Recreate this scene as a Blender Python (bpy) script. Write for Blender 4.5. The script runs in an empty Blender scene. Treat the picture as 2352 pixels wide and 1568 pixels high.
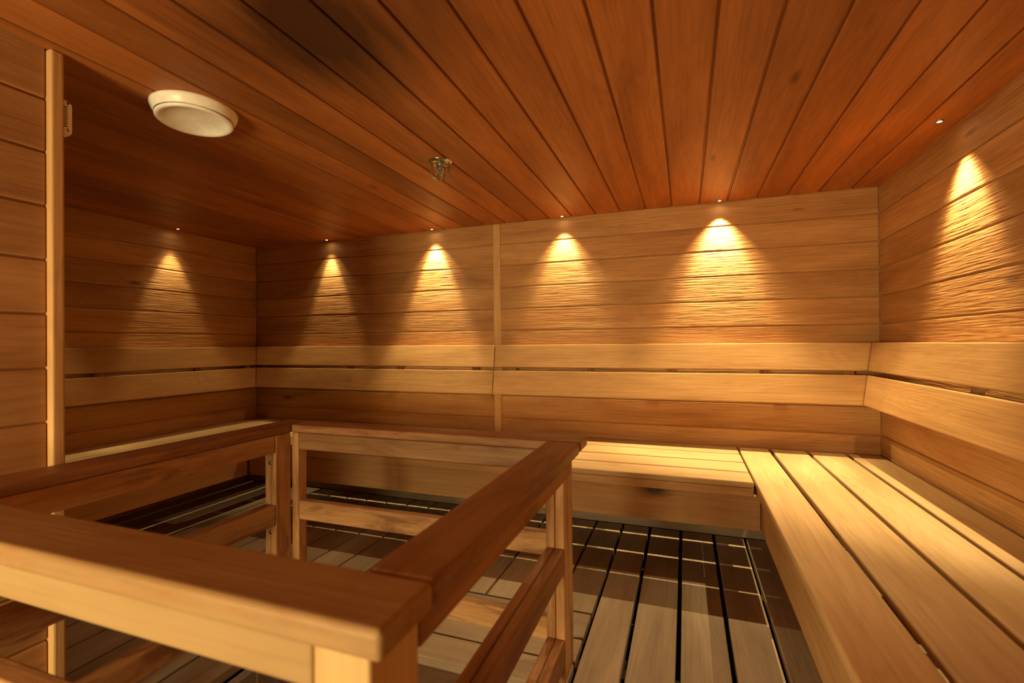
import bpy, bmesh, math, random
from mathutils import Vector, Matrix
random.seed(7)
SC = bpy.context.scene
COL = SC.collection

# ------------------------------------------------------------------ camera
# world: x right along the back wall, y towards the back wall, z up; z = 0 is the eye level
F_PX, YAW, PITCH, ROLL = 1101.1, 0.346180, 0.0045832, -0.0079012
# yaw > 0 looks left
_cy, _sy = math.cos(YAW), math.sin(YAW)
_F = Vector((-_sy*math.cos(PITCH), _cy*math.cos(PITCH), math.sin(PITCH)))
_R = Vector((_cy, _sy, 0))
_U = _R.cross(_F)
_R2 = _R*math.cos(ROLL) + _U*math.sin(ROLL)
_U2 = -_R*math.sin(ROLL) + _U*math.cos(ROLL)
cam_d = bpy.data.cameras.new('camera')
cam = bpy.data.objects.new('camera', cam_d)
COL.objects.link(cam)
cam.matrix_world = Matrix(((_R2.x, _U2.x, -_F.x, 0), (_R2.y, _U2.y, -_F.y, 0), (_R2.z, _U2.z, -_F.z, 0), (0, 0, 0, 1)))
cam_d.sensor_width = 36
cam_d.lens = 36*F_PX/2352
cam_d.clip_start = 0.02
cam_d.dof.use_dof = True
cam_d.dof.focus_distance = 1.9
cam_d.dof.aperture_fstop = 3.2
SC.camera = cam

# ------------------------------------------------------------------ world, light, exposure
w = bpy.data.worlds.new('world'); SC.world = w; w.use_nodes = True
w.node_tree.nodes['Background'].inputs[0].default_value = (1, .6, .3, 1)
w.node_tree.nodes['Background'].inputs[1].default_value = 0.0
SC.view_settings.view_transform = 'Standard'
SC.view_settings.look = 'None'
SC.view_settings.exposure = 0.0
SC.view_settings.gamma = 1.0
SC.view_settings.use_curve_mapping = False
try:
    SC.cycles.diffuse_bounces = 6
    SC.cycles.max_bounces = 10
    SC.cycles.sample_clamp_indirect = 6.0
except Exception:
    pass
LAMP = (1.0, .74, .35)
ZC = 0.6546
D = 2.45
XL, XR = -2.7074, 0.7821
# fibre-optic downlights: x, y, core watts, core cone (deg), blend, skirt watts, skirt tilt direction (into the room)
LAMPS = [
    (-2.648, 1.878, 15, 52, .60, 2, (1, 0)),
    (-2.085, 2.406, 21, 50, .60, 4, (0, -1)),
    (-1.347, 2.408, 66, 54, .60, 13, (0, -1)),
    (-0.589, 2.407, 30, 56, .60, 19, (0, -1)),
    (0.157, 2.409, 82, 60, .70, 36, (0, -1)),
    (0.721, 1.779, 70, 60, .70, 20, (-1, 0)),
    (-2.648, 1.10, 17, 56, .60, 1, (1, 0)),
]
def spot(x, y, watts, cone, blend, tilt=0., d=(0, 0)):
    l = bpy.data.lights.new('downlight_beam', 'SPOT')
    l.energy = watts; l.color = LAMP; l.spot_size = math.radians(cone); l.spot_blend = blend
    l.shadow_soft_size = .0035
    o = bpy.data.objects.new('downlight_beam', l); COL.objects.link(o)
    o.location = (x, y, ZC-.0065)
    t = math.radians(tilt)
    o.rotation_euler = Vector((d[0]*math.sin(t), d[1]*math.sin(t), -math.cos(t))).to_track_quat('-Z', 'Y').to_euler()
    return o
for (x, y, wt, cone, bl, wide, dr) in LAMPS:
    spot(x, y, wt, cone, bl)                  # the bright core of the fibre's beam
    spot(x, y, wide, 88, .6, 12, dr)          # its weak wide skirt, aimed into the room
# unseen area light behind the camera, facing the back wall
la = bpy.data.lights.new('rear_light', 'AREA')
la.shape = 'RECTANGLE'; la.size = .55; la.size_y = .7; la.energy = 52; la.color = (1.0, .78, .40)
lo = bpy.data.objects.new('rear_light', la); COL.objects.link(lo)
lo.location = (-1.0, -1.30, -.25); lo.rotation_euler = (math.radians(90), 0, 0)

# ------------------------------------------------------------------ materials
def nd(nt, t, **kw):
    n = nt.nodes.new(t)
    for k, v in kw.items():
        setattr(n, k, v)
    return n
def ramp(nt, stops):
    r = nd(nt, 'ShaderNodeValToRGB')
    el = r.color_ramp.elements
    while len(el) < len(stops): el.new(.5)
    for e, (p, c) in zip(el, stops):
        e.position = p; e.color = (c[0], c[1], c[2], 1) if not isinstance(c, (int, float)) else (c, c, c, 1)
    return r
def mixc(nt, mode, fac, a, b):
    m = nd(nt, 'ShaderNodeMix', data_type='RGBA', blend_type=mode)
    for i, v in ((0, fac), (6, a), (7, b)):
        if hasattr(v, 'is_linked') or hasattr(v, 'links'):
            nt.links.new(v, m.inputs[i])
        elif isinstance(v, (int, float)):
            m.inputs[i].default_value = v if i == 0 else (v, v, v, 1)
        else:
            m.inputs[i].default_value = (v[0], v[1], v[2], 1)
    return m.outputs[2]
def wood(name, dark, mid, light, bump=.0006, dark_patch=None, ridge=0.0, rough=.55, wear=None, knots=.5, streak=.55, vary=.35, spec=.3):
    m = bpy.data.materials.new(name); m.use_nodes = True
    nt = m.node_tree; L = nt.links.new
    bs = nt.nodes['Principled BSDF']
    at = nd(nt, 'ShaderNodeAttribute', attribute_name='gco')
    tn = nd(nt, 'ShaderNodeAttribute', attribute_name='tint')
    def mapped(sc):
        mp = nd(nt, 'ShaderNodeMapping'); mp.inputs['Scale'].default_value = sc
        L(at.outputs['Vector'], mp.inputs['Vector']); return mp.outputs[0]
    def noise(sc, detail=4, dist=0., rgh=.55):
        n = nd(nt, 'ShaderNodeTexNoise'); n.inputs['Scale'].default_value = 1
        n.inputs['Detail'].default_value = detail; n.inputs['Distortion'].default_value = dist
        n.inputs['Roughness'].default_value = rgh
        L(mapped(sc), n.inputs['Vector']); return n.outputs[0]
    # broad tone
    broad = noise((1.4, 9, 9), 3, .6)
    r1 = ramp(nt, [(.28, dark), (.5, mid), (.74, light)]); L(broad, r1.inputs[0])
    col = r1.outputs[0]
    # growth rings (cathedral figure)
    ringn = noise((.9, 7, 7), 2, .5)
    mu = nd(nt, 'ShaderNodeMath', operation='MULTIPLY'); L(ringn, mu.inputs[0]); mu.inputs[1].default_value = 95
    sn = nd(nt, 'ShaderNodeMath', operation='SINE'); L(mu.outputs[0], sn.inputs[0])
    rr = ramp(nt, [(.0, .70), (.35, .97), (1., 1.04)])
    ma = nd(nt, 'ShaderNodeMath', operation='MULTIPLY_ADD'); L(sn.outputs[0], ma.inputs[0]); ma.inputs[1].default_value = .5; ma.inputs[2].default_value = .5
    L(ma.outputs[0], rr.inputs[0])
    col = mixc(nt, 'MULTIPLY', streak*.55, col, rr.outputs[0])
    # fine streaks
    fine = noise((4, 150, 150), 4, 0, .6)
    r2 = ramp(nt, [(.30, .62), (.52, 1.0), (.75, 1.12)]); L(fine, r2.inputs[0])
    col = mixc(nt, 'MULTIPLY', streak, col, r2.outputs[0])
    # board to board variation
    r3 = ramp(nt, [(0, 1-vary), (.5, 1.0), (1, 1+vary*.35)]); L(tn.outputs['Fac'], r3.inputs[0])
    col = mixc(nt, 'MULTIPLY', 1.0, col, r3.outputs[0])
    # sparse knots and pitch flecks
    if knots > 0:
        vo = nd(nt, 'ShaderNodeTexVoronoi'); vo.inputs['Scale'].default_value = 1
        L(mapped((2.6, 9, 9)), vo.inputs['Vector'])
        rk = ramp(nt, [(.05, 1), (.13, 0)]); L(vo.outputs['Distance'], rk.inputs[0])
        sp = nd(nt, 'ShaderNodeSeparateColor'); L(vo.outputs['Color'], sp.inputs[0])
        gt = nd(nt, 'ShaderNodeMath', operation='GREATER_THAN'); L(sp.outputs[0], gt.inputs[0]); gt.inputs[1].default_value = .74
        mk = nd(nt, 'ShaderNodeMath', operation='MULTIPLY'); L(rk.outputs[0], mk.inputs[0]); L(gt.outputs[0], mk.inputs[1])
        mk2 = nd(nt, 'ShaderNodeMath', operation='MULTIPLY'); L(mk.outputs[0], mk2.inputs[0]); mk2.inputs[1].default_value = knots
        col = mixc(nt, 'MIX', mk2.outputs[0], col, tuple(c*.28 for c in dark))
    if wear:
        wn = noise((3.2, 16, 16), 6, .8, .7)
        rw = ramp(nt, [(.48, 0), (.62, 1)]); L(wn, rw.inputs[0])
        ww = nd(nt, 'ShaderNodeMath', operation='MULTIPLY'); L(rw.outputs[0], ww.inputs[0]); ww.inputs[1].default_value = wear[1]
        col = mixc(nt, 'MIX', ww.outputs[0], col, wear[0])
    if dark_patch:      # a dark patch: centre, radii, colour, strength (object space)
        tc = nd(nt, 'ShaderNodeTexCoord')
        mp = nd(nt, 'ShaderNodeMapping'); mp.vector_type = 'TEXTURE'
        mp.inputs['Location'].default_value = dark_patch[0]; mp.inputs['Scale'].default_value = dark_patch[1]
        L(tc.outputs['Object'], mp.inputs['Vector'])
        le = nd(nt, 'ShaderNodeVectorMath', operation='LENGTH'); L(mp.outputs[0], le.inputs[0])
        sn_ = noise((2.2, 14, 14), 4, .6)
        ad = nd(nt, 'ShaderNodeMath', operation='MULTIPLY_ADD'); L(sn_, ad.inputs[0]); ad.inputs[1].default_value = .9; L(le.outputs['Value'], ad.inputs[2])
        rs = ramp(nt, [(.62, dark_patch[3]), (1.0, dark_patch[3]*.55), (1.5, 0)]); 
        hf = nd(nt, 'ShaderNodeMath', operation='MULTIPLY'); L(ad.outputs[0], hf.inputs[0]); hf.inputs[1].default_value = .6
        for e_, p_ in zip(rs.color_ramp.elements, (.45, .66, .96)): e_.position = p_
        L(hf.outputs[0], rs.inputs[0])
        col = mixc(nt, 'MIX', rs.outputs[0], col, dark_patch[2])
    L(col, bs.inputs['Base Color'])
    bs.inputs['Roughness'].default_value = rough
    bs.inputs['Specular IOR Level'].default_value = spec
    b1 = nd(nt, 'ShaderNodeBump'); b1.inputs['Strength'].default_value = 1.0; b1.inputs['Distance'].default_value = bump
    L(fine, b1.inputs['Height'])
    last = b1.outputs[0]
    if ridge > 0:
        rg = noise((6.5, 150, 150), 2, .45, .5)
        b2 = nd(nt, 'ShaderNodeBump'); b2.inputs['Strength'].default_value = 1.0; b2.inputs['Distance'].default_value = ridge
        L(rg, b2.inputs['Height']); L(last, b2.inputs['Normal']); last = b2.outputs[0]
    L(last, bs.inputs['Normal'])
    return m
def plain(name, c, rough=.5, metal=0., emit=None, noise_amt=.06, scale=40):
    m = bpy.data.materials.new(name); m.use_nodes = True
    nt = m.node_tree; bs = nt.nodes['Principled BSDF']
    n = nd(nt, 'ShaderNodeTexNoise'); n.inputs['Scale'].default_value = scale
    tc = nd(nt, 'ShaderNodeTexCoord'); nt.links.new(tc.outputs['Object'], n.inputs['Vector'])
    r = ramp(nt, [(.3, tuple(v*(1-noise_amt) for v in c)), (.7, tuple(min(1, v*(1+noise_amt)) for v in c))])
    nt.links.new(n.outputs[0], r.inputs[0]); nt.links.new(r.outputs[0], bs.inputs['Base Color'])
    bs.inputs['Roughness'].default_value = rough; bs.inputs['Metallic'].default_value = metal
    if emit:
        bs.inputs['Emission Color'].default_value = (*emit[0], 1); bs.inputs['Emission Strength'].default_value = emit[1]
    return m
M = {}
M['panel'] = wood('panel_wood', (.39, .18, .062), (.51, .265, .098), (.59, .34, .14), ridge=.0042, rough=.6, knots=.8, vary=.2, streak=.4)
M['panel_smooth'] = wood('smooth_panel_wood', (.38, .175, .062), (.50, .255, .10), (.57, .32, .14), ridge=.0007, rough=.55, knots=.8, vary=.2, streak=.45)
M['ceil'] = wood('ceiling_wood', (.28, .085, .018), (.38, .125, .028), (.46, .165, .042), ridge=.0006, rough=.5, knots=.8, vary=.3, dark_patch=((-.72, .80, .65), (.34, .30, 1), (.045, .014, .006), .92))  # soft-edged darker patch in the boards above the stairwell
M['bench'] = wood('bench_wood', (.54, .35, .165), (.64, .44, .215), (.70, .50, .265), rough=.5, knots=.15, vary=.18, streak=.4)
M['back'] = wood('backrest_wood', (.48, .275, .11), (.59, .35, .145), (.66, .415, .185), rough=.5, knots=.35, vary=.2, streak=.4)
M['fascia'] = wood('fascia_wood', (.48, .275, .11), (.57, .335, .14), (.63, .39, .17), rough=.5, knots=.2, vary=.15, streak=.4, dark_patch=((.82, .01, .122), (.075, .1, .042), (.05, .035, .02), .9))  # the dark patch here is a char stain near the top edge
M['rail'] = wood('rail_wood', (.32, .155, .055), (.47, .255, .105), (.57, .34, .15), rough=.5, knots=.2, wear=((.17, .06, .022), .75))
M['cap'] = wood('rail_cap_wood', (.27, .115, .04), (.38, .18, .066), (.48, .25, .10), rough=.5, knots=.1, wear=((.15, .05, .018), .6))
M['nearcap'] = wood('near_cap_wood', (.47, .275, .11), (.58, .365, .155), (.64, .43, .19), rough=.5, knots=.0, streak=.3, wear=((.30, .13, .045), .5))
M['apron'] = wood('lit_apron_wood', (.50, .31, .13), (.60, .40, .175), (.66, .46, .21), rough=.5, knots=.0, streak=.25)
M['deck'] = wood('deck_wood', (.29, .205, .13), (.36, .265, .175), (.42, .32, .22), rough=.6, knots=.1, vary=.25, streak=.4)
M['darkwood'] = wood('dark_wood', (.10, .05, .025), (.15, .075, .035), (.2, .10, .05), rough=.6, knots=.0)
M['white'] = plain('ivory_plastic', (.92, .88, .76), .35)
M['slot'] = plain('dark_slot', (.02, .016, .012), .7)
M['chrome'] = plain('bright_metal', (.62, .56, .47), .22, 1.0)
M['brass'] = plain('dull_metal', (.33, .29, .2), .4, .9)
M['steel'] = plain('screw_metal', (.35, .32, .28), .35, 1.0)
M['glow'] = plain('lamp_lens', (.9, .8, .6), .3, 0, ((1, .8, .5), 90))
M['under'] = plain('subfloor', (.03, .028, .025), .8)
def tile_mat():
    m = bpy.data.materials.new('grey_tile'); m.use_nodes = True
    nt = m.node_tree; bs = nt.nodes['Principled BSDF']; L = nt.links.new
    tc = nd(nt, 'ShaderNodeTexCoord')
    br = nd(nt, 'ShaderNodeTexBrick'); br.offset = 0.0
    br.inputs['Scale'].default_value = 1; br.inputs['Brick Width'].default_value = .15; br.inputs['Row Height'].default_value = .15
    br.inputs['Mortar Size'].default_value = .003
    br.inputs['Color1'].default_value = (.22, .19, .15, 1); br.inputs['Color2'].default_value = (.26, .22, .18, 1); br.inputs['Mortar'].default_value = (.45, .42, .4, 1)
    at = nd(nt, 'ShaderNodeAttribute', attribute_name='gco')
    L(at.outputs['Vector'], br.inputs['Vector'])
    n = nd(nt, 'ShaderNodeTexNoise'); n.inputs['Scale'].default_value = 220; L(tc.outputs['Object'], n.inputs['Vector'])
    r = ramp(nt, [(.35, .6), (.65, 1.15)]); L(n.outputs[0], r.inputs[0])
    L(mixc(nt, 'MULTIPLY', .7, br.outputs['Color'], r.outputs[0]), bs.inputs['Base Color'])
    bs.inputs['Roughness'].default_value = .6
    return m
M['tile'] = tile_mat()

# ------------------------------------------------------------------ mesh helpers
class MB:
    def __init__(s):
        s.bm = bmesh.new()
        s.g = s.bm.verts.layers.float_vector.new('gco')
        s.t = s.bm.verts.layers.float.new('tint')
    def _paint(s, verts, axis, off=None, tint=None):
        off = off or Vector((random.uniform(-40, 40), random.uniform(-40, 40), random.uniform(-40, 40)))
        tint = random.random() if tint is None else tint
        o = [axis] + [a for a in (0, 1, 2) if a != axis]
        for v in verts:
            v[s.g] = Vector((v.co[o[0]], v.co[o[1]], v.co[o[2]])) + off
            v[s.t] = tint
    def box(s, lo, hi, axis=0, bev=.0025, seg=2, tint=None, off=None):
        lo, hi = [min(a, b) for a, b in zip(lo, hi)], [max(a, b) for a, b in zip(lo, hi)]
        r = bmesh.ops.create_cube(s.bm, size=1)
        vs = r['verts']
        for v in vs:
            v.co = Vector([lo[i] if v.co[i] < 0 else hi[i] for i in range(3)])
        bev = min(bev, .45*min(hi[i]-lo[i] for i in range(3)))
        if bev > 0:
            es = {e for v in vs for e in v.link_edges}
            before = set(s.bm.verts) - set(vs)
            bmesh.ops.bevel(s.bm, geom=list(es), offset=bev, segments=seg, affect='EDGES', profile=.5)
            vs = [v for v in s.bm.verts if v not in before]
        s._paint(vs, axis, off, tint)
        return vs
    def lathe(s, prof, n=48, c=(0, 0, 0)):
        rings = []
        for (r, z) in prof:
            if r < 1e-6:
                rings.append([s.bm.verts.new((c[0], c[1], c[2]+z))])
            else:
                rings.append([s.bm.verts.new((c[0]+r*math.cos(2*math.pi*i/n), c[1]+r*math.sin(2*math.pi*i/n), c[2]+z)) for i in range(n)])
        for a, b in zip(rings, rings[1:]):
            for i in range(n):
                j = (i+1) % n
                f = [a[i % len(a)], a[j % len(a)], b[j % len(b)], b[i % len(b)]]
                u = []
                for v in f:
                    if v not in u: u.append(v)
                if len(u) >= 3:
                    try: s.bm.faces.new(u)
                    except ValueError: pass
        s._paint([v for r in rings for v in r], 0)
    def tube(s, pts, rad, n=8):
        pts = [Vector(p) for p in pts]
        rings = []
        for i, p in enumerate(pts):
            d = (pts[min(i+1, len(pts)-1)] - pts[max(i-1, 0)]).normalized()
            u = d.cross(Vector((0, 0, 1)))
            if u.length < .05: u = d.cross(Vector((0, 1, 0)))
            u.normalize(); v = d.cross(u)
            rings.append([s.bm.verts.new(p + rad*(u*math.cos(2*math.pi*k/n) + v*math.sin(2*math.pi*k/n))) for k in range(n)])
        for a, b in zip(rings, rings[1:]):
            for k in range(n):
                s.bm.faces.new((a[k], a[(k+1) % n], b[(k+1) % n], b[k]))
        s.bm.faces.new(rings[0][::-1]); s.bm.faces.new(rings[-1])
        s._paint([v for r in rings for v in r], 0)
    def build(s, name, mat, parent=None, smooth=False, loc=None, rot=None):
        bmesh.ops.recalc_face_normals(s.bm, faces=s.bm.faces)
        me = bpy.data.meshes.new(name); s.bm.to_mesh(me); s.bm.free()
        me.materials.append(mat)
        for p in me.polygons: p.use_smooth = smooth
        o = bpy.data.objects.new(name, me); COL.objects.link(o)
        if loc: o.location = loc
        if rot: o.rotation_euler = rot
        if parent:
            o.parent = parent
        return o
def one(name, lo, hi, axis, mat, parent, bev=.003, seg=2, rel=True, tint=None):
    """one board as a mesh of its own, placed in world coordinates under its parent"""
    mb = MB()
    if parent and rel:
        p = parent.location
        lo = [a-b for a, b in zip(lo, p)]; hi = [a-b for a, b in zip(hi, p)]
    mb.box(lo, hi, axis, bev, seg, tint)
    return mb.build(name, mat, parent)
def thing(name, label, cat, loc, group=None, rot=None):
    o = bpy.data.objects.new(name, None); COL.objects.link(o)
    o.empty_display_size = .05
    o.location = loc; o['label'] = label; o['category'] = cat
    if rot: o.rotation_euler = rot
    if group: o['group'] = group
    return o
def struct(o, label=None):
    o['kind'] = 'structure'
    if label: o['label'] = label
    return o

# ------------------------------------------------------------------ room shell
ZD = -.865                                    # top of the deck
ZF = -1.50                                    # tiled floor of the stairwell
YN = -1.75                                    # wall behind the camera
WS = [ZC+.02, .543, .427, .309, .191, .073, -.045, -.163, -.281, -.401, -.519, -.637, -.755, -.873]   # board seams on the walls
def wall_boards(name, axis, fixed, depth_dir, a0, a1, breaks=(), ztop=None, zlow=None):
    """horizontal boards; axis 0: a wall along x at y=fixed, axis 1: a wall along y at x=fixed; depth_dir: +1/-1 away from the room"""
    mb = MB()
    segs = [a0] + list(breaks) + [a1]
    for s0, s1 in zip(segs, segs[1:]):
        for zt, zb in zip(WS, WS[1:]):
            g = .0022
            d0 = fixed + random.uniform(-.0006, .0006)*1.0
            d1 = fixed + depth_dir*.016
            if axis == 0:
                mb.box((s0, d0, zb+g), (s1, d1, zt-g), 0, .0035, 2)
            else:
                mb.box((d0, s0, zb+g), (d1, s1, zt-g), 1, .0035, 2)
    # dark tongue behind the joints
    if axis == 0:
        mb.box((a0-.02, fixed+depth_dir*.006, -.9), (a1+.02, fixed+depth_dir*.03, ZC+.02), 0, 0, tint=.5)
    else:
        mb.box((fixed+depth_dir*.006, a0-.02, -.9), (fixed+depth_dir*.03, a1+.02, ZC+.02), 1, 0, tint=.5)
    return struct(mb.build(name, M['panel']))
wall_boards('wall_back', 0, D, 1, XL-.0, XR+.0, breaks=(-.965,))
wall_boards('wall_right', 1, XR, 1, YN, D)
wall_boards('wall_left', 1, XL, -1, .30, D)
wall_boards('wall_front', 0, YN, -1, -1.33, XR)
# partition wall on the near left, ending in a cover board
mb = MB()
PX = -1.313
for zt, zb in zip(WS, WS[1:]):
    mb.box((PX-.016, YN, zb+.002), (PX, .641, zt-.002), 1, .0035, 2)
mb.box((PX-.12, YN, -.9), (PX-.008, .641, ZC+.02), 1, 0, tint=.5)
struct(mb.build('wall_partition', M['panel_smooth']))
mb = MB(); mb.box((-1.45, .642, ZD), (-1.297, .667, ZC+.0), 2, .005, 3, tint=.9)
struct(mb.build('trim_1', M['back']), 'vertical cover board on the end of the partition')
mb = MB(); mb.box((-.987, D-.007, ZD), (-.946, D+.01, ZC+.002), 2, .003, 2, tint=.5)
struct(mb.build('trim_2', M['back']), 'vertical batten on the back wall')
mb = MB(); mb.box((XL, 2.337, ZD), (XR, 2.357, -.74), 0, .003, 2)
struct(mb.build('baseboard_back', M['deck']))
# ceiling boards
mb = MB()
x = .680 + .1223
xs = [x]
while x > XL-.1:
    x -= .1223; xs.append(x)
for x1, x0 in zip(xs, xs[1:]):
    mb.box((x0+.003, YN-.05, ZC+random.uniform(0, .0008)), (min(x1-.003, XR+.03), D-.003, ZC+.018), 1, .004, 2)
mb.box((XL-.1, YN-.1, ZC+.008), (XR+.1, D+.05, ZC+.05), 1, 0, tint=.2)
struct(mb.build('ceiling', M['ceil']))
# deck (the wooden floor): boards running to the back wall, a border of cross boards at the stairwell
mb = MB()
WX0, WX1, WY1 = -1.12, -.36, 1.172            # the stairwell opening
gaps = [.241, .113, -.025, -.160, -.284]
left = [-1.155]
while left[-1] > XL: left.append(left[-1]-.131)
mid = [-.284 - (.871/7)*k for k in range(8)]
TH = .028
for a, b in zip(gaps, gaps[1:]):
    mb.box((b+.0065, YN, ZD-TH), (a-.0065, 2.335, ZD), 1, .003, 2)
mb.box((.241+.0055, YN, ZD-TH), (.40, 2.335, ZD), 1, .003, 2)
mb.box((.41, YN, ZD-TH), (.56, 2.335, ZD), 1, .003, 2)
mb.box((.57, YN, ZD-TH), (.77, 2.335, ZD), 1, .003, 2)
for a, b in zip(mid, mid[1:]):
    mb.box((b+.0045, 1.535, ZD-TH), (a-.0045, 2.335, ZD), 1, .003, 2)
for a, b in zip(left, left[1:]):
    mb.box((b+.0045, .30, ZD-TH), (a-.0045, 2.335, ZD), 1, .003, 2)
for y0, y1 in ((1.397, 1.525), (1.285, 1.387), (WY1, 1.275)):
    mb.box((-1.150, y0, ZD-TH), (-.289, y1, ZD), 0, .004, 2)
mb.box((-1.313, YN, ZD-TH), (-1.222, .292, ZD), 1, .003, 2)
mb.box((-1.214, YN, ZD-TH), (WX0, .292, ZD), 1, .003, 2)
yy = WY1
while yy > YN:                                 # right of the opening
    mb.box((WX1, yy-.122, ZD-TH), (-.289, yy-.005, ZD), 0, .003, 2); yy -= .122
struct(mb.build('floor', M['deck']), 'slatted wooden deck')
mb = MB(); mb.box((XL-.05, YN-.05, ZF-.03), (XR+.05, D+.05, ZF), 0, 0, off=Vector((0, 0, 0)))
struct(mb.build('floor_tiled', M['tile']), 'tiled floor at the bottom of the stairwell')
mb = MB()
mb.box((WX0-.03, YN, ZF), (WX0-.002, WY1, ZD-TH), 1, 0, off=Vector((.04, .02, 0)))
o = mb.build('wall_stairwell_left', M['tile']); struct(o)
mb = MB()
mb.box((WX0, WY1+.004, ZF), (WX1, WY1+.03, ZD-TH), 0, 0)
struct(mb.build('wall_stairwell_back', M['darkwood']))
mb = MB(); mb.box((WX1+.004, YN, ZF), (WX1+.03, WY1, ZD-TH), 1, 0)
struct(mb.build('wall_stairwell_right', M['darkwood']))
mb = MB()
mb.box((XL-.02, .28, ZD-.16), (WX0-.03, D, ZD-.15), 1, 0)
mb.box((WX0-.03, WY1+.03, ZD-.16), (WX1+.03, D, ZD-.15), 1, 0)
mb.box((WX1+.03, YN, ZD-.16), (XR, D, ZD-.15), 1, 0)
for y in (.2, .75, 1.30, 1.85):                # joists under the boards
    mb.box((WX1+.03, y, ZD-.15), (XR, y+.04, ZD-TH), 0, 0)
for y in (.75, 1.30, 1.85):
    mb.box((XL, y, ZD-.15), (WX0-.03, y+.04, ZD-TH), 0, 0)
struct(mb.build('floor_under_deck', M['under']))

# ------------------------------------------------------------------ benches
ZB = -.483
def bench(label, loc, boards, fascia, rails, fmat='back', strip=None):
    """boards: (lo, hi, axis) of each seat board in world space"""
    t = thing('sauna_bench', label, 'bench', loc, 'upper sauna benches')
    for lo, hi, ax in boards:
        one('seat_board', lo, hi, ax, M['bench'], t, .005, 3)
    one('fascia', *fascia, M[fmat], t, .004, 2)
    if strip: one('front_strip', *strip, M['back'], t, .003, 2)
    for lo, hi, ax in rails:
        one('support_rail', lo, hi, ax, M['darkwood'], t, .002, 1)
    return t
BT = .022
# back bench
XB0, XB1 = -2.08, .219
bys = [(1.835, 1.967), (1.979, 2.120), (2.134, 2.272), (2.286, 2.437)]
bd = [((XB0, y0, ZB-BT), (XB1, y1, ZB), 0) for y0, y1 in bys]
bench('wooden bench with four long seat boards along the back wall', (-.93, 1.84, ZB-.18), bd,
      ((XB0-.02, 1.850, -.657), (.241, 1.875, ZB-.053), 0),
      [((x, 1.876, ZB-.085), (x+.045, 2.435, ZB-BT-.001), 1) for x in (-1.85, -1.10, -.30, .12)], 'fascia', ((XB0, 1.836, ZB-.053), (XB1, 1.8495, ZB-BT-.0004), 0))
# right bench
rxs = [(.226, .3468), (.3608, .494), (.507, .638), (.652, .772)]
bd = [((x0, YN+.02, ZB-BT), (x1, 2.425, ZB), 1) for x0, x1 in rxs]
bench('wooden bench with four seat boards along the right wall', (.23, .7, ZB-.18), bd,
      ((.243, YN+.02, -.657), (.268, 2.40, ZB-.045), 1),
      [((.269, y, ZB-.085), (.772, y+.045, ZB-BT-.001), 0) for y in (-.6, .3, 1.1, 1.62)], strip=((.227, YN+.02, ZB-.045), (.2425, 1.834, ZB-BT-.0004), 1))
# left bench
lxs = [(-2.205, -2.085), (-2.338, -2.216), (-2.474, -2.352), (-2.695, -2.488)]
bd = [((x0, .70, ZB-BT), (x1, 2.437, ZB), 1) for x0, x1 in lxs]
bd[0] = ((lxs[0][0], .70, ZB-BT), (lxs[0][1], 1.825, ZB), 1)
bd[1] = ((lxs[1][0], .70, ZB-BT), (lxs[1][1], 2.437, ZB), 1)
XB0 = -2.08
bench('wooden bench along the left wall, mostly hidden by the guard railing', (-2.09, 1.2, ZB-.18), bd,
      ((-2.125, .70, -.657), (-2.10, 1.84, ZB-.045), 1),
      [((-2.69, y, ZB-.085), (-2.126, y+.045, ZB-BT-.001), 0) for y in (.8, 1.5)], strip=((-2.0995, .70, ZB-.045), (-2.086, 1.825, ZB-BT-.0004), 1))

# ------------------------------------------------------------------ backrests (two tilted boards each)
TILT = math.atan2(.047, .261)
def backrest(label, origin, along, length, side, bracket_at, trim0=0., trim1=0.):
    """origin: start of the top front edge; along: 'x' or 'y'; side: unit vector into the room"""
    t = thing('backrest', label, 'backrest', origin, 'slanted backrests along the walls')
    # local frame: u along the wall, n into the room, z up; boards lean out at the bottom
    ux = Vector((1, 0, 0)) if along == 'x' else Vector((0, 1, 0))
    n = Vector(side)
    c, s_ = math.cos(TILT), math.sin(TILT)
    down = Vector((0, 0, -1))*c + n*s_
    out = n*c + Vector((0, 0, 1))*s_
    def board(name, w0, w1, thick, mat, a0, a1, b0, b1):
        mb = MB()
        mb.box((0, w0, -thick), (1, w1, 0), 0, 0)
        mb.bm.free()
        bm = MB()
        vs = bm.box((a0, w0, -thick), (a1, w1, 0), 0, .0035, 2)
        for v in vs:
            u, ww, d = v.co
            # mitre: shift the ends along the wall as the board leans out
            off = (ww*s_ + d*c)
            mid = (a0+a1)/2
            if u < mid: u += off*b0
            else: u -= off*b1
            v.co = ux*u + down*ww + out*d
        return bm.build(name, mat, t)
    board('upper_board', .003, .123, .024, M['back'], 0, length, trim0, trim1)
    board('lower_board', .142, .268, .024, M['back'], 0, length, trim0, trim1)
    bm = MB()                                   # batten that closes the slot at the wall
    for v in bm.box((.02, .012, -.034), (length-.02, .034, -.0245), 0, 0):
        u, ww, d = v.co
        v.co = ux*u + down*ww + out*d
    bm.build('batten', M['back'], t)
    for b in bracket_at:
        bm = MB()
        for v in bm.box((b-.02, .02, -.038), (b+.02, .26, -.0245), 1, 0):
            u, ww, d = v.co
            q = ux*u + down*ww + out*d
            v.co = q
        bm.build('bracket', M['rail'], t)
    return t
OT = .044
XS = -.966
backrest('slanted two-board backrest on the left half of the back wall', (XL+OT, D-OT, -.003), 'x', XS-(XL+OT)-.0015, (0, -1, 0), [.06, .45, .75, 1.1, 1.58], 1., 0.)
backrest('slanted two-board backrest on the right half of the back wall', (XS+.0015, D-OT, -.003), 'x', (XR-OT)-XS-.003, (0, -1, 0), [.10, .5, .9, 1.3, 1.62], 0., 1.)
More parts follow.
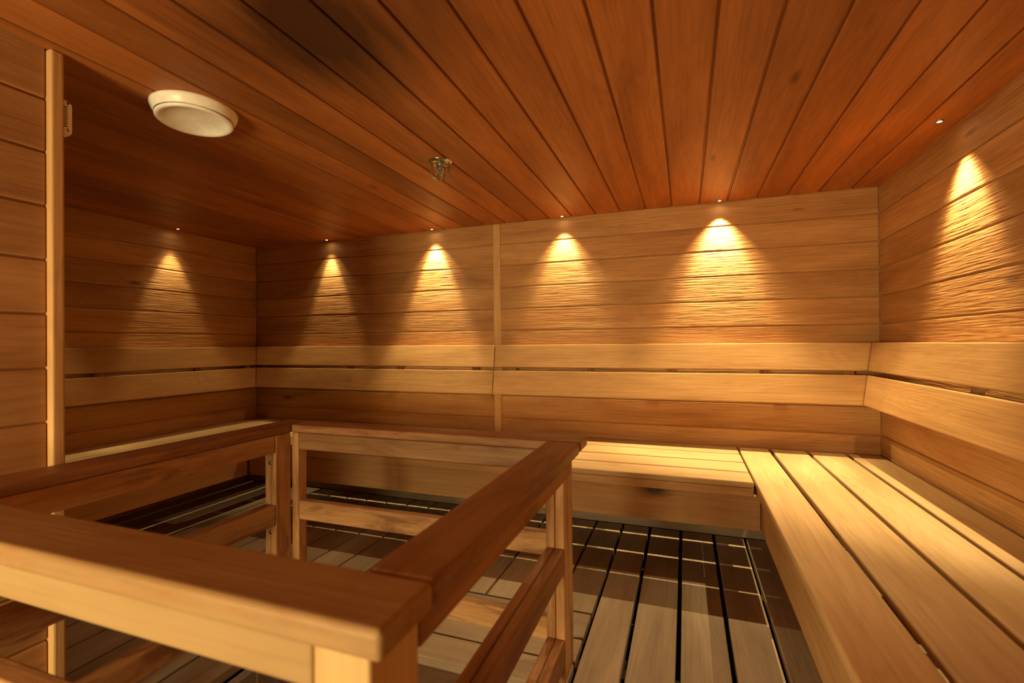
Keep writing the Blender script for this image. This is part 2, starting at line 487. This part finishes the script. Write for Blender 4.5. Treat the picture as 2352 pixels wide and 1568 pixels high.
backrest('slanted two-board backrest on the right wall', (XR-OT, YN+.02, -.003), 'y', (D-OT)-YN-.022, (-1, 0, 0), [.2, .8, 1.4, 2.0, 2.6, 3.1, 3.38], 0., 1.)
backrest('slanted two-board backrest on the left wall, beside the partition', (XL+OT, .70, -.003), 'y', (D-OT)-.70-.002, (1, 0, 0), [.2, .8, 1.3, 1.64], 0., 1.)

# ------------------------------------------------------------------ guard railing
RZ = -.252
t = thing('guard_railing', 'dark stained wooden guard railing of four sides around the sunken stairwell', 'railing', (-.76, .8, ZD))
LXo, LXi = -1.274, -1.184        # left rail, outer and inner edge
RXi, RXo = -.341, -.253          # right rail
YF0, YF1 = .356, .452            # near rail
YB0, YB1 = 1.200, 1.288          # back rail
def rb(name, lo, hi, ax, mat, bev=.004, seg=3, tint=None):
    o = one(name, lo, hi, ax, mat, t, bev, seg, tint=tint); return o
# caps
rb('cap_rail', (LXo, YF0, RZ-.024), (LXi, YB1, RZ), 1, M['cap'], .004)
rb('cap_rail', (LXi+.0008, YB0, RZ-.024), (RXo+.002, YB1, RZ), 0, M['cap'], .004)
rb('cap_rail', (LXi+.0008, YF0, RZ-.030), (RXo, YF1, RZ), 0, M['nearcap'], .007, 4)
rb('cap_rail', (RXi, YF1+.001, RZ-.030), (RXo, YB0-.001, RZ), 1, M['cap'], .007, 4)
# aprons under the caps
AB = -.330
rb('apron', (LXi-.042, .468, AB), (LXi-.0005, 1.137, RZ-.0245), 1, M['rail'])
rb('apron', (-1.156, YB0+.001, AB), (RXi, YB0+.028, RZ-.0245), 0, M['rail'])
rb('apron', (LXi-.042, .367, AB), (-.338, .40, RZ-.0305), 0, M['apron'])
rb('apron', (-.310, .455, AB), (-.272, 1.189, RZ-.0305), 1, M['cap'])
# middle and bottom rails
rb('middle_rail', (LXi-.042, .50, -.551), (LXi-.0005, 1.137, -.489), 1, M['rail'])
rb('middle_rail', (-1.156, YB0+.001, -.551), (RXi, YB0+.028, -.491), 0, M['rail'])
rb('middle_rail', (-.3405, .37, -.585), (-.3175, 1.189, -.522), 1, M['cap'])
rb('middle_rail', (-.3165, .37, -.585), (-.293, 1.189, -.522), 1, M['cap'])
rb('bottom_rail', (-1.156, YB0+.001, -.769), (RXi, YB0+.028, -.708), 0, M['rail'])
rb('bottom_rail', (-.3405, .37, -.820), (-.3175, 1.189, -.752), 1, M['cap'])
rb('bottom_rail', (-.3165, .37, -.820), (-.293, 1.189, -.752), 1, M['cap'])
rb('middle_rail', (LXi-.040, .367, -.500), (-.338, .40, -.440), 0, M['rail'])
rb('bottom_rail', (LXi-.040, .367, -.769), (-.338, .40, -.708), 0, M['rail'])
rb('bottom_rail', (LXi-.042, .50, -.769), (LXi-.0005, 1.137, -.708), 1, M['rail'])
# posts
def screw(post, x, y, z):
    mb = MB()
    p = t.location
    mb.lathe([(0, 0), (.0045, 0), (.0055, .0008), (.0055, .0012), (.002, .0014), (0, .0006)], 16)
    o = mb.build('screw', M['steel'], post, True)
    o.location = (x-p.x, y-p.y, z-p.z); o.rotation_euler = (math.radians(90), 0, 0)
    return o
pA = rb('post', (LXi-.043, 1.1375, ZD), (LXi, 1.199, RZ-.0245), 2, M['rail'], tint=.9)
pB = rb('post', (LXi+.001, YB0, ZD), (-1.156, 1.237, RZ-.0245), 2, M['rail'], tint=.95)
pC = rb('post', (RXi, 1.190, ZD), (-.3175, 1.285, RZ-.0305), 2, M['rail'], tint=.95)
pD = rb('post', (-.3165, 1.190, ZD), (-.292, 1.285, RZ-.0305), 2, M['rail'], tint=.9)
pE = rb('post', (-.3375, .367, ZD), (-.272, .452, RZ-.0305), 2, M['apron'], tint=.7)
pF = rb('post', (LXi-.042, .41, ZD), (LXi-.002, .465, RZ-.0305), 2, M['rail'])
for (x, z) in ((-1.2045, -.362), (-1.2045, -.575)): screw(pA, x, 1.1373, z)
screw(pC, -.327, 1.1898, -.372)

# ------------------------------------------------------------------ downlights
def downlight(x, y, label):
    d = thing('downlight', label, 'light', (x, y, ZC), 'tiny ceiling downlights')
    mb = MB(); mb.lathe([(.0068, .001), (.0068, -.003), (.0095, -.003), (.0110, -.001), (.0110, .001)], 24)
    mb.build('bezel', M['brass'], d, True)
    mb = MB(); mb.lathe([(0, -.0016), (.0064, -.0016), (.0064, .001)], 20)
    mb.build('lens', M['glow'], d, True)
LB = ['tiny glowing downlight in the ceiling above the left wall',
      'tiny glowing downlight above the back wall, closest to the left corner',
      'tiny bright downlight above the back wall just left of the vertical batten',
      'tiny glowing downlight above the back wall just right of the vertical batten',
      'tiny bright downlight above the back wall, closest to the right corner',
      'tiny bright starry downlight in the ceiling above the right wall']
for (x, y, *_), lb in zip(LAMPS, LB): downlight(x, y, lb)

# ------------------------------------------------------------------ round air valve on the ceiling
v = thing('air_valve', 'round ivory air valve on the ceiling beside the partition', 'vent', (-1.268, .948, ZC))
mb = MB(); mb.lathe([(.080, .002), (.100, .002), (.1035, -.002), (.1035, -.007), (.100, -.016), (.0955, -.024), (.0945, -.026), (.092, -.026), (.090, -.020), (.080, -.012)], 80)
mb.build('ring', M['white'], v, True)
mb = MB(); mb.lathe([(0, -.0200), (.03, -.0208), (.055, -.0240), (.070, -.0285), (.079, -.0345), (.0820, -.0365), (.0860, -.0372), (.0905, -.0365), (.0925, -.0345), (.0925, -.0305), (.089, -.029), (.070, -.0262), (.045, -.0205), (.02, -.0175)], 80)
o = mb.build('dish', M['white'], v, True); o.rotation_euler = (math.radians(-1.2), math.radians(-1.6), 0)
mb = MB(); mb.lathe([(.078, -.020), (.0885, -.0225), (.0895, -.0275), (.078, -.029)], 80)
mb.build('gasket', M['slot'], v, True)

# ------------------------------------------------------------------ sprinkler head
s = thing('sprinkler_head', 'small metal sprinkler with wire guard hanging from the ceiling', 'sprinkler', (-.820, 1.532, ZC))
mb = MB(); mb.lathe([(0, .001), (.043, .001), (.043, -.002), (.034, -.007), (.026, -.008), (.022, -.004), (0, -.004)], 40)
mb.build('escutcheon', M['chrome'], s, True)
mb = MB(); mb.lathe([(0, -.003), (.015, -.003), (.015, -.016), (.010, -.018), (.008, -.03), (.006, -.032), (0, -.032)], 24)
mb.build('body', M['brass'], s, True)
mb = MB()
for sg in (-1, 1): mb.tube([(sg*.010, 0, -.016), (sg*.012, 0, -.026), (sg*.009, 0, -.036), (0, 0, -.043)], .0018)
mb.build('frame_arm', M['brass'], s, True)
mb = MB(); mb.lathe([(0, -.043), (.013, -.044), (.014, -.0455), (.004, -.046), (0, -.046)], 24)
mb.build('deflector', M['brass'], s, True)
for k, (ang) in enumerate((20, 110)):
    a = math.radians(ang); cx, sx = math.cos(a), math.sin(a)
    for o_ in (-.010, .010):
        mb = MB()
        pr = [(-.030, -.005), (-.030, -.052), (-.027, -.058), (-.022, -.061), (.022, -.061), (.027, -.058), (.030, -.052), (.030, -.005)]
        mb.tube([(p*cx - o_*sx, p*sx + o_*cx, z - .001*k) for p, z in pr], .0014)
        mb.build('guard_wire', M['brass'], s, True)
mb = MB(); mb.tube([(.031*math.cos(2*math.pi*i/32), .031*math.sin(2*math.pi*i/32), -.012) for i in range(33)], .0014)
mb.build('guard_ring', M['brass'], s, True)

# ------------------------------------------------------------------ sensor behind the partition
h = thing('temperature_sensor', 'small ivory slotted sensor on the end of the partition under the ceiling', 'sensor', (-1.36, .667, .527))
mb = MB()
mb.box((-.035, .0005, -.042), (.035, .034, .042), 2, .0148, 5)
mb.build('housing', M['white'], h, True)
mb = MB()
for i in range(9): mb.box((.0345, .004, -.024+i*.0055), (.0353, .019, -.0215+i*.0055), 0, 0)
for i in range(9): mb.box((-.022, .0335, -.024+i*.0055), (.022, .0343, -.0215+i*.0055), 0, 0)
mb.build('vent_slots', M['slot'], h)
for z in (-.029, .031):
    mb = MB(); mb.lathe([(0, .0006), (.0042, .0006), (.0042, 0)], 16)
    o = mb.build('screw_hole', M['slot'], h); o.location = (.0335, .022, z); o.rotation_euler = (0, math.radians(90), math.radians(25))

# ------------------------------------------------------------------ drain
g = thing('floor_drain', 'small dark oval drain on the grey tiled side of the stairwell', 'drain', (WX0, .93, ZD-.09))
mb = MB(); mb.lathe([(0, .002), (.026, .002), (.030, .003), (.033, .001), (.033, 0)], 28)
o = mb.build('drain_cover', M['slot'], g, True); o.rotation_euler = (0, math.radians(90), 0)
